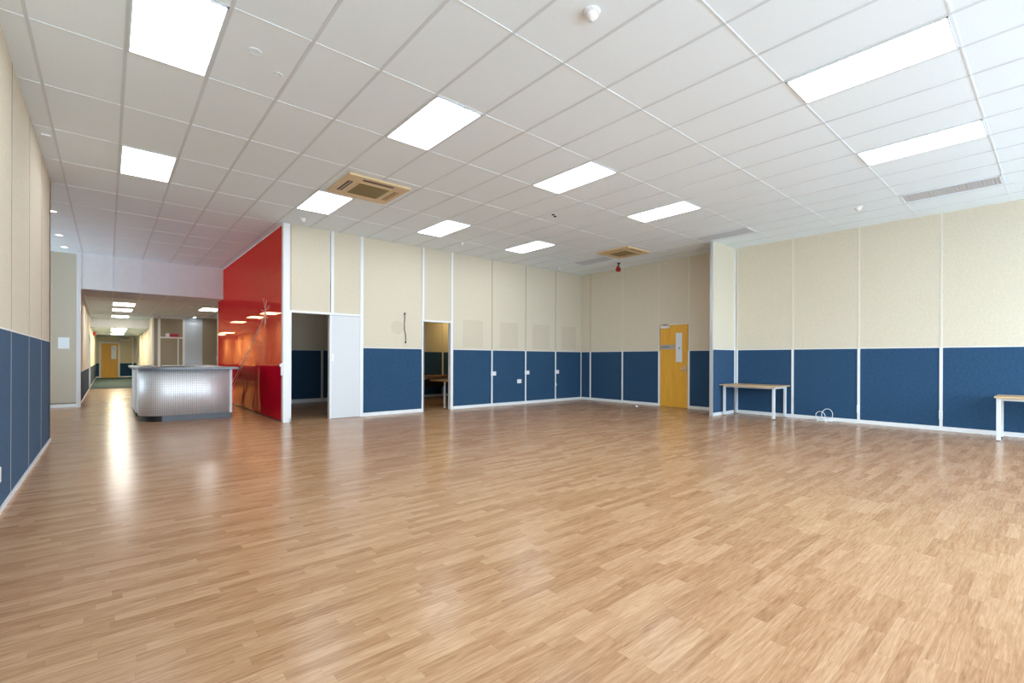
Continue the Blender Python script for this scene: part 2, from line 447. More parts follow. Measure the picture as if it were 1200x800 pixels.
# red glass wall (looks to -x)
wred = struct('wall_red', B((XR + 0.012, XR + 0.10, YA + 0.10, 17.25, 0, CE)), M['bulk'], 'glossy red glass wall that mirrors the lobby')
obj('red_glass_sheet', B((XR, XR + 0.012, YA + 0.0, 17.25, 0.02, CE - 0.03)), M['redglass'], wred)
obj('base_channel', B((XR - 0.004, XR + 0.012, YA + 0.0, 17.25, 0.0, 0.022)), M['dark'], wred)
obj('end_profile', B((XR - 0.012, XR + 0.11, 17.25, 17.33, 0, CL)), M['alu'], wred)
# star fracture with a long running crack
bm = bmesh.new()
xc = XR - 0.0012
def cl(a, bb_, r=0.008):
    tube(bm, [(xc, *a), (xc, *bb_)], r, 6)
c0 = (11.41, 2.30)
for dy, dz in ((0.14, 0.30), (-0.10, 0.24), (-0.34, 0.10), (-0.18, -0.16), (0.05, -0.36), (0.30, -0.20), (0.34, 0.06), (-0.04, -0.27)):
    cl(c0, (c0[0] + dy, c0[1] + dz), 0.0055)
cl((11.45, 2.22), (12.43, 1.71)); cl((12.43, 1.71), (15.2, 0.50)); cl((12.05, 1.96), (13.1, 1.38), 0.005); cl((13.1, 1.38), (15.0, 0.42), 0.006)
obj('star_crack', bm, M['crack'], wred, smooth=True)

# bulkheads
bk = struct('trim_1', B((-0.56, 6.6, 16.4, 16.52, CL, CE)), M['bulk'], 'white bulkhead above the corridor opening')
bm = bmesh.new()
for xs in (0.10, 0.70, 1.30, 1.90, 2.45):
    box(bm, xs - 0.01, xs + 0.01, 16.395, 16.401, CL, CE)
obj('joint_strip', bm, M['teewhite'], bk)
obj('edge_strip', B((-0.605, -0.52, 16.385, 16.6, 0, CE)), M['white'], bk)
bk2 = struct('trim_2', B((-0.56, 6.6, 27.8, 27.9, CC, CL)), M['bulk'], 'second lower bulkhead deep in the corridor')

# office block behind the counter
wo = struct('wall_office_front', B((1.45, 6.6, 25.02, 25.12, 0, CL)), M['offwhite'], 'framed partition behind the reception counter')
for a0, a1, z0, z1, mm in ((1.49, 1.62, 0, CL, 'taupe'), (1.71, 2.49, 2.18, 2.96, 'taupe'), (1.71, 2.31, 0, 2.12, 'taupe'), (2.35, 2.49, 0, 2.12, 'taupe'),
                           (2.57, 3.20, 0, CL, 'palepanel'), (3.22, 6.5, 0, CL, 'taupe')):
    obj('infill_panel', B((a0, a1, 25.0, 25.02, z0, z1)), M[mm], wo)
for a0, a1, z0, z1 in ((1.43, 1.49, 0, CL), (1.62, 1.71, 0, CL), (1.49, 2.56, 2.96, CL), (1.71, 2.49, 2.12, 2.18), (2.31, 2.35, 0, 2.12), (2.49, 2.57, 0, CL)):
    obj('frame_bar', B((a0, a1, 24.975, 25.02, z0, z1)), M['white'], wo)
wo2 = struct('wall_office_side', B((1.46, 1.56, 25.12, 39.7, 0, CL)), M['beige'], 'right side wall of the corridor beyond the counter')
obj('frame_bar', B((1.44, 1.46, 29.0, 29.25, 0, CC), (1.44, 1.46, 32.6, 32.85, 0, CC)), M['white'], wo2)

# corridor end wall
we = wall_piece('wall_corridor_end', 'y', 39.7, -1, [(-0.56, -0.37, 0), (-0.37, 0.60, 2.28), (0.60, 1.26, 0), (1.26, 1.46, 0)], 'far end wall of the corridor',
                dado=0.93, top=CC, skirt=0.09, extra=[(1.26, 0.06, True)])
obj('door_frame', B((-0.40, -0.30, 39.67, 39.72, 0, 2.30), (0.52, 0.62, 39.67, 39.72, 0, 2.30), (-0.40, 0.62, 39.67, 39.72, 2.2, 2.30)), M['white'], we)
d3 = struct_empty('door_3', (0.11, 39.7, 0), 'honey timber door at the far end of the corridor')
obj('leaf', B((-0.30, 0.52, 39.69, 39.73, 0.005, 2.2)), M['doorwood'], d3)
vp = obj('vision_panel', B((0.19, 0.44, 39.68, 39.69, 1.20, 2.06)), M['frost'], d3)
bm = bmesh.new(); tube(bm, [(0.26, 39.675, 2.0), (0.30, 39.675, 1.85), (0.27, 39.675, 1.84)], 0.012, 6); tube(bm, [(0.33, 39.675, 1.86), (0.34, 39.675, 1.80)], 0.012, 6)
obj('notice_mark', bm, M['bluemark'], vp)
bm = bmesh.new(); tube(bm, [(0.47, 39.69, 1.05), (0.47, 39.64, 1.05), (0.36, 39.64, 1.05)], 0.012, 8)
obj('lever_handle', bm, M['steel'], d3)
# side door on the corridor's left
d4 = struct_empty('door_4', (-0.56, 25.9, 0), 'pale door with white frame in the corridor left wall')
obj('leaf', B((-0.60, -0.575, 25.38, 26.42, 0.005, 2.12)), M['palepanel'], d4)
obj('door_frame', B((-0.60, -0.535, 25.28, 25.40, 0, 2.2), (-0.60, -0.535, 26.40, 26.52, 0, 2.2), (-0.60, -0.535, 25.28, 26.52, 2.12, 2.2)), M['white'], d4)

# rooms behind the partition
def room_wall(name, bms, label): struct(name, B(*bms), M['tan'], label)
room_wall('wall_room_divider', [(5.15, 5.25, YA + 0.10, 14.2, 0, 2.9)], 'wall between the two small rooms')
r1 = wall_piece('wall_room_back', 'y', 14.2, -1, [(2.74, 4.80, 0), (4.80, 5.15, 0)], 'back wall of the dim room through the left doorway', dado=DADO, top=2.9, skirt=0.11,
                extra=[(4.80, 0.06, False)])
obj('cover_strip', B((4.785, 4.815, 14.19, 14.2, DADO, 2.9)), M['offwhite'], r1)
r2 = wall_piece('wall_study_back', 'y', 13.84, -1, [(5.25, 7.5, 0), (7.5, 8.73, 0), (8.73, 10.0, 0), (10.0, XB, 0)], 'back wall of the dim room through the right doorway', dado=DADO, top=2.9, skirt=0.08,
                extra=[(8.73, 0.05, False)])
obj('cover_strip', B((8.715, 8.745, 13.83, 13.84, DADO, 2.9)), M['offwhite'], r2)
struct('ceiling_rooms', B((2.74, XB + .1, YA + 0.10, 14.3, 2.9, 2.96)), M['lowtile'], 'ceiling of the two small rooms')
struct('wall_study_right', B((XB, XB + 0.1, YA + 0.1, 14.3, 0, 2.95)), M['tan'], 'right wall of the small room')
struct('wall_lobby_right', B((6.5, 6.6, 17.3, 25.1, 0, CL)), M['beige'], 'lobby wall hidden behind the red glass')
struct('wall_lobby_back', B((2.74, 6.6, 17.25, 17.33, 0, CL)), M['beige'], 'lobby wall behind the red glass end')

# timber door of the right wall
d1 = struct_empty('door_1', (XB, 6.777, 0), 'honey timber door in the right wall')
obj('leaf', B((XB - 0.006, XB + 0.036, 6.378, 7.178, 0.005, 2.205)), M['doorwood'], d1)
obj('door_stop', B((XB + 0.036, XB + 0.1, 6.34, 7.2, 0, 2.235)), M['dark'], d1)
obj('head_frame', B((XB - 0.01, XB + 0.03, 6.37, 7.19, 2.207, 2.235)), M['offwhite'], d1)
vp = obj('vision_panel', B((XB - 0.012, XB - 0.005, 6.53, 6.71, 1.21, 1.985)), M['frost'], d1)
bm = bmesh.new(); tube(bm, [(XB - 0.014, 6.605, 1.60), (XB - 0.014, 6.61, 1.555)], 0.012, 8)
obj('dark_mark', bm, M['dark'], vp)
sg = obj('sign_plate', B((XB - 0.012, XB - 0.005, 6.735, 7.165, 1.555, 1.675)), M['signgrey'], d1)
obj('sign_lettering', B(*[(XB - 0.0135, XB - 0.0115, 7.14 - 0.035 * k - 0.024, 7.14 - 0.035 * k, 1.60, 1.60 + h) for k, h in enumerate((0.035, 0.024, 0.024, 0.034, 0.024, 0.034, 0.024))]), M['plinth'], sg)
obj('door_closer', B((XB - 0.065, XB - 0.006, 6.88, 7.15, 2.12, 2.185)), M['plastic'], d1, bevel=0.006)
bm = bmesh.new(); tube(bm, [(XB - 0.035, 7.02, 2.185), (XB - 0.035, 7.02, 2.225)], 0.008, 8); tube(bm, [(XB - 0.035, 7.10, 2.222), (XB - 0.035, 6.92, 2.222)], 0.008, 8)
obj('closer_arm', bm, M['dark'], d1)
bm = bmesh.new(); box(bm, XB - 0.014, XB - 0.005, 6.42, 6.47, 0.95, 1.12); tube(bm, [(XB - 0.01, 6.445, 1.03), (XB - 0.06, 6.445, 1.03), (XB - 0.06, 6.56, 1.03)], 0.010, 8)
obj('lever_handle', bm, M['steel'], d1)

# ------------------------------------------------------------------ window wall behind the camera
box_list = [(XL - 0.12, XB + 0.12, YW - 0.1, YW, 0, 0.25), (XL - 0.12, XB + 0.12, YW - 0.1, YW, 3.35, CE)]
nb = 5
wpos = [XL + (XB - XL) * k / nb for k in range(nb + 1)]
for xx in wpos:
    box_list.append((xx - 0.12, xx + 0.12, YW - 0.1, YW, 0.25, 3.35))
struct('wall_rear', B(*box_list), M['bulk'], 'window wall behind the photographer')
for k in range(nb):
    a, c = wpos[k] + 0.12, wpos[k + 1] - 0.12
    mid = (a + c) / 2
    struct('window_%d' % (k + 1), B((a, a + .05, YW - 0.07, YW - 0.02, .25, 3.35), (c - .05, c, YW - 0.07, YW - 0.02, .25, 3.35), (a, c, YW - 0.07, YW - 0.02, .25, .30),
           (a, c, YW - 0.07, YW - 0.02, 3.30, 3.35), (mid - .025, mid + .025, YW - 0.07, YW - 0.02, .25, 3.35)), M['alu'], 'aluminium window frame behind the photographer')
struct('ground_outside', B((-30, 40, -40, YW - 0.12, -0.4, -0.15)), M['concrete'], 'pale paving outside the windows')

# ------------------------------------------------------------------ ceiling lights
def troffer(i, j, label, z=CE, lm='light', group='lit ceiling panels of the main room', x0=None):
    x0 = GX + SX * i if x0 is None else x0
    x1 = x0 + SX
    y0 = GY + SY * j; y1 = y0 + SY
    t = thing('ceiling_light', label, 'ceiling light', ((x0 + x1) / 2, (y0 + y1) / 2, z), group)
    g = 0.016
    fr = 0.012
    bm = B((x0 + g, x1 - g, y0 + g, y0 + g + fr, z - 0.010, z), (x0 + g, x1 - g, y1 - g - fr, y1 - g, z - 0.010, z),
           (x0 + g, x0 + g + fr, y0 + g, y1 - g, z - 0.010, z), (x1 - g - fr, x1 - g, y0 + g, y1 - g, z - 0.010, z))
    obj('frame', bm, M['teewhite'], t)
    obj('diffuser', B((x0 + g + fr, x1 - g - fr, y0 + g + fr, y1 - g - fr, z - 0.007, z)), M[lm], t)
    return t
troffer(2, -1, 'big bright ceiling light cut by the picture top, above the left wall side')
troffer(2, 2, 'bright ceiling light along the left wall, behind the one cut by the picture top')
troffer(6, -1, 'bright ceiling light just in front of the tan air conditioner')
troffer(6, 2, 'bright ceiling light touching the front corner of the tan air conditioner near the red wall')
troffer(10, -1, 'bright ceiling light in the middle of the ceiling, above the right doorway')
troffer(10, 2, 'small bright ceiling light closest to the partition, right of the air conditioner')
troffer(14, 2, 'small bright ceiling light nearest the far room corner')
troffer(14, -1, 'bright ceiling light nearest the stub wall')
troffer(10, -4, 'longest bright ceiling light at the upper right, nearest the viewer')
troffer(14, -4, 'bright ceiling light at the right, between the longest light and the right wall')
# behind the photographer, lit but outside the frame
for i in (2, 6, 10, 14):
    if i in (2, 6): troffer(i, -4, 'lit ceiling panel over the unseen front of the room, outside the frame', group='lit panels behind the photographer')
for j, lb in ((12, 'nearest of the three bright lights in a row on the corridor low ceiling'), (14, 'middle one of the three bright lights in a row on the corridor low ceiling'),
              (17, 'farthest of the three bright lights in a row on the corridor low ceiling')):
    troffer(2, j, lb, CL, 'lightlow', 'corridor ceiling lights')
troffer(6, 12, 'bright corridor ceiling light above the counter, cut by the red wall edge', CL, 'lightlow', 'corridor ceiling lights')
for j, lb in ((19, 'nearest of the three lights seen under the second bulkhead'), (21, 'middle of the three lights seen under the second bulkhead'), (24, 'farthest of the three lights seen under the second bulkhead')):
    troffer(2, j + 0.4, lb, CC, 'lightend', 'lights at the corridor end')

M['lightwarm'] = emit('study_diffuser', (1.0, 0.74, 0.32), 7.0)
troffer(0, 6, 'warm ceiling panel inside the small room behind the right doorway', 2.9, 'lightwarm', 'study lights', x0=8.9)
M['lightdim'] = emit('dim_room_diffuser', (1.0, 0.97, 0.92), 0.8)
troffer(0, 6, 'dim ceiling panel inside the small room behind the left doorway', 2.9, 'lightdim', 'dim room lights', x0=3.6)
# grey recessed vents
def vent(i, j, label):
    x0, x1, y0, y1 = GX + SX * i + .016, GX + SX * (i + 0.84), GY + SY * j + .016, GY + SY * (j + 1) - .016
    t = thing('ceiling_vent', label, 'ceiling vent', ((x0 + x1) / 2, (y0 + y1) / 2, CE), 'grey ceiling vents along the right wall')
    obj('core', B((x0 + .02, x1 - .02, y0 + .02, y1 - .02, CE - 0.004, CE)), M['vent'], t)
    bm = bmesh.new()
    n = 26
    for k in range(1, n):
        yy = y0 + .02 + (y1 - y0 - .04) * k / n
        box(bm, x0 + .02, x1 - .02, yy - .002, yy + .002, CE - 0.011, CE - 0.003)
    obj('grille', bm, M['vent'], t)
    obj('frame', B((x0, x1, y0, y0 + .02, CE - .012, CE), (x0, x1, y1 - .02, y1, CE - .012, CE), (x0, x0 + .02, y0, y1, CE - .012, CE), (x1 - .02, x1, y0, y1, CE - .012, CE)), M['teewhite'], t)
vent(18, -4, 'grey ceiling vent at the right, past the two long bright lights')
vent(18, -1, 'grey ceiling vent directly above the end of the stub wall')
vent(18, 2, 'grey ceiling vent in the far room corner beside the square tan unit')

# cassette air conditioners
def cassette(x0, x1, y0, y1, label, dark):
    t = thing('air_conditioner', label, 'air conditioner', ((x0 + x1) / 2, (y0 + y1) / 2, CE))
    obj('fascia', B((x0, x1, y0, y1, CE - 0.035, CE)), M['tanplastic'], t, bevel=0.008)
    w, d = x1 - x0, y1 - y0
    gx0, gx1, gy0, gy1 = x0 + .25 * w, x1 - .25 * w, y0 + .24 * d, y1 - .2 * d
    bm = B((gx0, gx1, gy0, gy1, CE - 0.040, CE - 0.034))
    for k in range(1, 24):
        yy = gy0 + (gy1 - gy0) * k / 24
        box(bm, gx0, gx1, yy - .004, yy + .004, CE - 0.044, CE - 0.039)
    obj('return_grille', bm, M['tanmesh'], t)
    obj('grille_frame', B((gx0 - .02, gx1 + .02, gy0 - .02, gy0, CE - .043, CE - .034), (gx0 - .02, gx1 + .02, gy1, gy1 + .02, CE - .043, CE - .034),
                          (gx0 - .02, gx0, gy0, gy1, CE - .043, CE - .034), (gx1, gx1 + .02, gy0, gy1, CE - .043, CE - .034)), M['tanplastic'], t)
    slots = [((x0 + .08 * w, x0 + .155 * w, gy0 + .02, gy1 - .02), dark), ((x1 - .155 * w, x1 - .08 * w, gy0 + .02, gy1 - .02), 'tanmesh'),
             ((gx0, gx1, y0 + .08 * d, y0 + .135 * d), dark), ((gx0, gx1, y1 - .135 * d, y1 - .08 * d), 'tanplastic')]
    for (a, b_, c, e), mm in slots:
        ou = obj('air_outlet', B((a, b_, c, e, CE - 0.0375, CE - 0.034)), M[mm], t)
        if b_ - a < e - c:
            obj('louvre', B(((a + b_) / 2 - .006, (a + b_) / 2 + .006, c + .01, e - .01, CE - 0.042, CE - 0.037)), M['tanplastic'], ou)
        elif mm == 'tanplastic':
            obj('louvre', B((a + .01, b_ - .01, (c + e) / 2 - .004, (c + e) / 2 + .004, CE - 0.042, CE - 0.037)), M['tanplastic'], ou)
cassette(2.635, 3.61, 6.665, 7.60, 'tan cassette air conditioner with dark slots in the ceiling before the red wall corner', 'dark')
cassette(9.30, 10.22, 6.66, 7.62, 'small looking tan cassette unit in the ceiling near the far right corner', 'tanmesh')

# ceiling gadgets
def dome(x, y, r, label, name='smoke_detector', cat='smoke detector'):
    t = thing(name, label, cat, (x, y, CE))
    bm = bmesh.new(); lathe(bm, [(0, CE), (r * 1.25, CE), (r * 1.25, CE - 0.012), (r * 1.1, CE - 0.02), (0, CE - 0.02)], x, y)
    obj('base', bm, M['plastic'], t)
    bm = bmesh.new(); lathe(bm, [(r * 0.9, CE - 0.018), (r * 0.92, CE - 0.035), (r * 0.75, CE - 0.055), (r * 0.4, CE - 0.068), (0, CE - 0.072)], x, y)
    obj('cover', bm, M['plastic'], t, smooth=True)
    bm = bmesh.new(); lathe(bm, [(0.012, CE - 0.068), (0.012, CE - 0.077), (0, CE - 0.077)], x, y, 12)
    obj('indicator', bm, M['tee'], t)
dome(2.833, 2.375, 0.055, 'white ball shaped detector in the ceiling at the top centre', 'motion_detector', 'detector')
dome(10.0, 2.336, 0.05, 'white smoke detector on the ceiling above the right wall beside a cover strip')
dome(2.841, 9.491, 0.05, 'white smoke detector on the ceiling beside the red wall corner')
dome(10.082, 9.63, 0.04, 'tiny white smoke detector on the ceiling in the far corner')
dome(6.187, 9.011, 0.04, 'flat white smoke detector on the ceiling over the right doorway')
for x, y, r, lb in ((0.974, 4.601, 0.052, 'larger round blanking plate flush in a ceiling tile, upper left'), (1.219, 4.831, 0.038, 'smaller round blanking plate flush in a ceiling tile, upper left')):
    bm = bmesh.new(); lathe(bm, [(0, CE), (r, CE), (r, CE - 0.005), (r * .8, CE - 0.008), (r * .8, CE - .004), (0, CE - .004)], x, y)
    tag(obj('blanking_plate', bm, M['teewhite']), lb, 'ceiling plate', 'round ceiling plates')
for x, y, lb in ((6.27, 6.15, 'left one of two tiny black plugs in the ceiling'), (6.37, 6.20, 'right one of two tiny black plugs in the ceiling')):
    bm = bmesh.new(); lathe(bm, [(0, CE), (0.028, CE), (0.026, CE - 0.012), (0, CE - 0.014)], x, y, 14)
    tag(obj('ceiling_plug', bm, M['dark']), lb, 'ceiling plug', 'black ceiling plugs')
# little bracket at the left wall edge
bm = B((-0.61, -0.53, 7.955, 7.985, CE - .02, CE)); tag(obj('ceiling_clip', bm, M['plastic'], bevel=0.003), 'small white clip on the ceiling edge along the left wall', 'clip')
# downlights
for x, y, lb in ((-0.775, 12.03, 'nearest of three small round downlights past the left wall end'), (-0.805, 14.27, 'middle of three small round downlights past the left wall end'),
                 (-0.797, 15.72, 'farthest of three small round downlights past the left wall end')):
    t = thing('downlight', lb, 'downlight', (x, y, CE), 'round downlights past the left wall')
    bm = bmesh.new(); lathe(bm, [(0.082, CE), (0.082, CE - .012), (0.062, CE - .012), (0.062, CE)], x, y); obj('rim', bm, M['plastic'], t)
    bm = bmesh.new(); lathe(bm, [(0, CE - .001), (0.062, CE - .001), (0.062, CE - .007), (0, CE - .007)], x, y); obj('lamp', bm, M['spot'], t)
# downlight in the lobby ceiling that washes the pale panel
t = thing('downlight', 'small round downlight washing the pale panel behind the counter', 'downlight', (2.88, 24.6, CL))
bm = bmesh.new(); lathe(bm, [(0.08, CL), (0.08, CL - .012), (0.06, CL - .012), (0.06, CL)], 2.88, 24.6); obj('rim', bm, M['plastic'], t)
bm = bmesh.new(); lathe(bm, [(0, CL - .001), (0.06, CL - .001), (0.06, CL - .007), (0, CL - .007)], 2.88, 24.6); obj('lamp', bm, M['spotwash'], t)
# red alarm beacon hanging below the ceiling
ax, ay = 10.777, 8.03
t = thing('alarm_sounder', 'small red alarm sounder hanging from the ceiling by the far wall', 'alarm', (ax, ay, CE))
bm = bmesh.new(); lathe(bm, [(0, CE), (0.045, CE), (0.045, CE - .03), (0.02, CE - .04), (0.02, CE - 0.09), (0, CE - .09)], ax, ay, 16); obj('bracket', bm, M['dark'], t)
bm = bmesh.new(); lathe(bm, [(0, 0.06), (0.04, 0.06), (0.05, 0.0), (0.075, -0.07), (0.07, -0.085), (0, -0.06)], 0, 0, 20)
bmesh.ops.rotate(bm, verts=bm.verts, matrix=Matrix.Rotation(-0.5, 3, 'X') @ Matrix.Rotation(0.5, 3, 'Y')); bmesh.ops.translate(bm, verts=bm.verts, vec=(ax - .01, ay + .01, CE - 0.14))
obj('horn', bm, M['redplastic'], t, smooth=True)
bm = bmesh.new(); tube(bm, [(ax - 0.02, ay + 0.02, CE - .05), (ax - .05, ay + .07, CE - .06)], 0.02, 10); obj('strobe', bm, M['plastic'], t)
bm = bmesh.new(); box(bm, 2.05, 2.17, 19.2, 19.32, CL - 0.03, CL); tag(obj('ceiling_sensor', bm, M['plastic'], bevel=.01), 'small pale sensor on the low ceiling above the counter', 'sensor')
# square air vent of the lower ceiling
t = thing('ceiling_vent', 'square grey air diffuser on the low ceiling behind the counter', 'ceiling vent', (2.8, 23.3, CL))
obj('frame', B((2.5, 3.1, 22.6, 22.66, CL - .02, CL), (2.5, 3.1, 23.94, 24.0, CL - .02, CL), (2.5, 2.56, 22.6, 24.0, CL - .02, CL), (3.04, 3.1, 22.6, 24.0, CL - .02, CL)), M['tee'], t)
obj('core', B((2.56, 3.04, 22.66, 23.94, CL - .01, CL)), M['tee'], t)
bm = bmesh.new()
lathe(bm, [(0, CC), (0.05, CC), (0.05, CC - .02), (0, CC - .03)], 0, 0, 12)
bmesh.ops.translate(bm, verts=bm.verts, vec=(-0.05, 31, 0))
tag(obj('ceiling_sprinkler', bm, M['plastic']), 'small pale sprinkler on the lowest corridor ceiling', 'sprinkler')
t = thing('alarm_bell', 'dark red alarm box high at the left of the corridor end', 'alarm', (-0.5, 32, 2.5))
obj('case', B((-0.56, -0.44, 31.8, 32.2, 2.40, 2.58)), M['redplastic'], t, bevel=.01)
obj('back_plate', B((-0.565, -0.558, 31.7, 32.3, 2.36, 2.62)), M['counterdark'], t)

# exit sign board at the corridor end
tag(obj('sign_board', B((0.63, 1.10, 39.63, 39.69, 2.37, 2.49)), M['paper']), 'small white sign above and right of the corridor end door', 'sign')
# notice on the taupe wall
t = thing('wall_notice', 'pale notice sheet on the taupe wall past the left wall end', 'notice', (-0.846, 16.6, 1.645))
obj('sheet', B((-0.953, -0.740, 16.594, 16.6, 1.50, 1.79)), M['paper'], t)
obj('printed_lines', B(*[(-0.93, -0.765 - 0.03 * (k % 2), 16.5925, 16.5945, 1.74 - .035 * k, 1.752 - .035 * k) for k in range(6)]), M['teewhite'], t)

# ------------------------------------------------------------------ sockets and wall bits
def outlet_y(x, z, w, h, label):       # on the partition
    t = thing('power_outlet', label, 'power outlet', (x, YA - 0.01, z), 'white outlets on the partition')
    obj('face_plate', B((x - w / 2, x + w / 2, YA - 0.022, YA - 0.008, z - h / 2, z + h / 2)), M['plastic'], t, bevel=.003)
    for s in ((-1, 1) if w > .1 else (0,)):
        obj('socket_slot', B((x + s * w * .22 - .008, x + s * w * .22 + .008, YA - 0.0235, YA - 0.0215, z - .008, z + .012)), M['tee'], t)
outlet_y(7.93, 0.882, 0.17, 0.11, 'white double outlet on the first cover strip right of the right doorway')
outlet_y(9.16, 0.890, 0.17, 0.11, 'white double outlet on the second cover strip right of the right doorway')
outlet_y(10.39, 0.892, 0.17, 0.11, 'white double outlet on the third cover strip, nearest the far corner')
outlet_y(8.863, 0.648, 0.15, 0.11, 'white outlet low on the plain blue panel of the partition')
outlet_y(10.345, 0.503, 0.05, 0.09, 'tiny white data outlet low on the third cover strip')
def outlet_x(y, z, label):
    t = thing('power_outlet', label, 'power outlet', (XB - 0.012, y, z), 'white outlets on the right wall strips')
    obj('face_plate', B((XB - 0.03, XB - 0.011, y - .026, y + .026, z - .08, z + .08)), M['plastic'], t, bevel=.004)
    for q in (-.025, .025):
        obj('socket_slot', B((XB - 0.032, XB - 0.0295, y - .01, y + .01, z + q - .008, z + q + .008)), M['tee'], t)
outlet_x(2.675, 0.292, 'white outlet low on the cover strip right of the white cable coil')
outlet_x(1.435, 0.285, 'white outlet low on the cover strip beside the table cut by the frame')
t = thing('power_outlet', 'white outlet low on the left wall at the picture edge', 'power outlet', (XL, 5.56, 0.32))
obj('face_plate', B((XL, XL + .012, 5.48, 5.62, 0.26, 0.38)), M['plastic'], t, bevel=.003)
for q in (5.53, 5.58):
    obj('socket_slot', B((XL + .011, XL + .0135, q - .01, q + .01, .31, .33)), M['tee'], t)
# hanging dark cord on the partition
t = thing('hanging_cable', 'dark cord hanging down the beige partition above a blue panel', 'cord', (5.29, YA, 2.32))
bm = bmesh.new()
tube(bm, [(5.278, YA - .012, 2.33), (5.283, YA - .018, 2.25), (5.27, YA - .014, 2.1), (5.275, YA - .014, 1.95), (5.298, YA - .016, 1.85), (5.315, YA - .016, 1.75), (5.302, YA - .014, 1.66)], 0.010, 8)
obj('cable', bm, M['plinth'], t, smooth=True)
bm = bmesh.new(); lathe(bm, [(0, 2.30), (.022, 2.30), (.022, 2.345), (0, 2.345)], 5.278, YA - .022, 12); obj('clip', bm, M['plinth'], t)
bm = bmesh.new(); lathe(bm, [(0, 1.635), (.016, 1.635), (.016, 1.675), (0, 1.675)], 5.302, YA - .016, 12); obj('plug', bm, M['dark'], t)
# grey pull plate on the red glass next to the corner post
t = thing('door_pull', 'grey pull handle fixed low on the red glass edge beside the white post', 'handle', (XR, 10.0, 1.06))
obj('plate', B((XR - .03, XR, YA + .01, YA + .07, 0.93, 1.18)), M['alu'], t, bevel=.008)
obj('thumb_turn', B((XR - .05, XR - .03, YA + .02, YA + .06, 1.10, 1.16)), M['alu'], t, bevel=.006)
t = thing('light_switch', 'tiny white switch on the metal edge of the red wall end', 'light switch', (XR, 17.29, 1.26))
obj('face_plate', B((XR - .026, XR - .012, 17.255, 17.325, 1.17, 1.35)), M['plastic'], t)
obj('rocker', B((XR - .03, XR - .026, 17.275, 17.305, 1.23, 1.29)), M['plastic'], t)

# ------------------------------------------------------------------ reception counter
cnt = thing('reception_counter', 'curved reception counter with perforated silver front beside the red wall', 'counter', (1.2, 12.6, 0))
def path(off):
    """plan line of the counter front at an outward offset, from the right end round the corner to the back-left."""
    xl, yf, r = 0.475 - off, 11.66 - off, 0.42 + off
    pts = [(2.0, yf), (1.5, yf), (xl + r + .02, yf)]
    for k in range(0, 17):
        a = -PI / 2 - (PI / 2) * k / 16
        pts.append((xl + r + r * math.cos(a), yf + r + r * math.sin(a)))
    return pts, xl
pts, xl = path(0)
pts.append((xl, 13.0))
bm = bmesh.new(); uv = bm.loops.layers.uv.new('UVMap')
z0, z1 = 0.115, 1.035
lowv = [bm.verts.new((x, y, z0)) for x, y in pts]; hiv = [bm.verts.new((x, y, z1)) for x, y in pts]
s = 0
for i in range(len(pts) - 1):
    ds = math.dist(pts[i], pts[i + 1])
    f = bm.faces.new((lowv[i], lowv[i + 1], hiv[i + 1], hiv[i])); f.smooth = True
    for l, (u, v) in zip(f.loops, ((s, z0), (s + ds, z0), (s + ds, z1), (s, z1))): l[uv].uv = (u, v)
    s += ds
o = obj('perforated_front', bm, M['perf'], cnt, smooth=True)
so = o.modifiers.new('thickness', 'SOLIDIFY'); so.thickness = 0.004
def ring(off_out, off_in, yback):
    a, xa = path(off_out); b_, xb = path(off_in)
    return a + [(xa, yback), (xb, yback)] + b_[::-1]
bm = bmesh.new(); prism(bm, ring(-0.01, -0.05, 14.9), 0.10, 1.035); obj('carcass', bm, M['counterdark'], cnt)
bm = bmesh.new(); prism(bm, ring(-0.035, -0.075, 13.0), 0.0, 0.115); obj('kick_recess', bm, M['dark'], cnt)
obj('plinth', B((0.83, 2.0, 11.668, 11.70, 0.0, 0.113)), M['plinth'], cnt)
obj('side_panel', B((0.462, 0.50, 13.0, 14.9, 0.09, 1.035)), M['counterwhite'], cnt)
obj('side_foot', B((0.475, 0.50, 13.02, 14.88, 0.0, 0.09)), M['dark'], cnt)
obj('end_panel', B((2.0, 2.045, 11.70, 14.6, 0.105, 1.035)), M['enddark'], cnt)
obj('end_panel_edge', B((2.0, 2.045, 11.655, 11.70, 0.105, 1.035)), M['counterwhite'], cnt)
obj('end_panel_foot', B((2.0, 2.03, 11.67, 14.58, 0.0, 0.105)), M['plinth'], cnt)
obj('desk_back', B((0.55, 2.0, 12.33, 12.36, 0.0, 0.9)), M['counterdark'], cnt)
obj('return_back', B((1.10, 1.13, 12.36, 14.88, 0.0, 0.74)), M['counterdark'], cnt)
obj('work_surface', B((0.52, 2.0, 12.1, 12.5, 0.72, 0.75), (0.52, 1.2, 12.5, 14.88, 0.72, 0.75)), M['slabtop'], cnt)
a, xa = path(0.085)
a[0] = (2.15, a[0][1])
bm = bmesh.new(); prism(bm, a + [(xa, 14.98), (0.85, 14.98), (0.85, 12.25), (1.5, 12.25), (1.5, 14.65), (2.12, 14.65), (2.12, 12.25), (2.15, 12.25)], 1.035, 1.085)
obj('counter_top', bm, M['slabtop'], cnt, bevel=0.004)
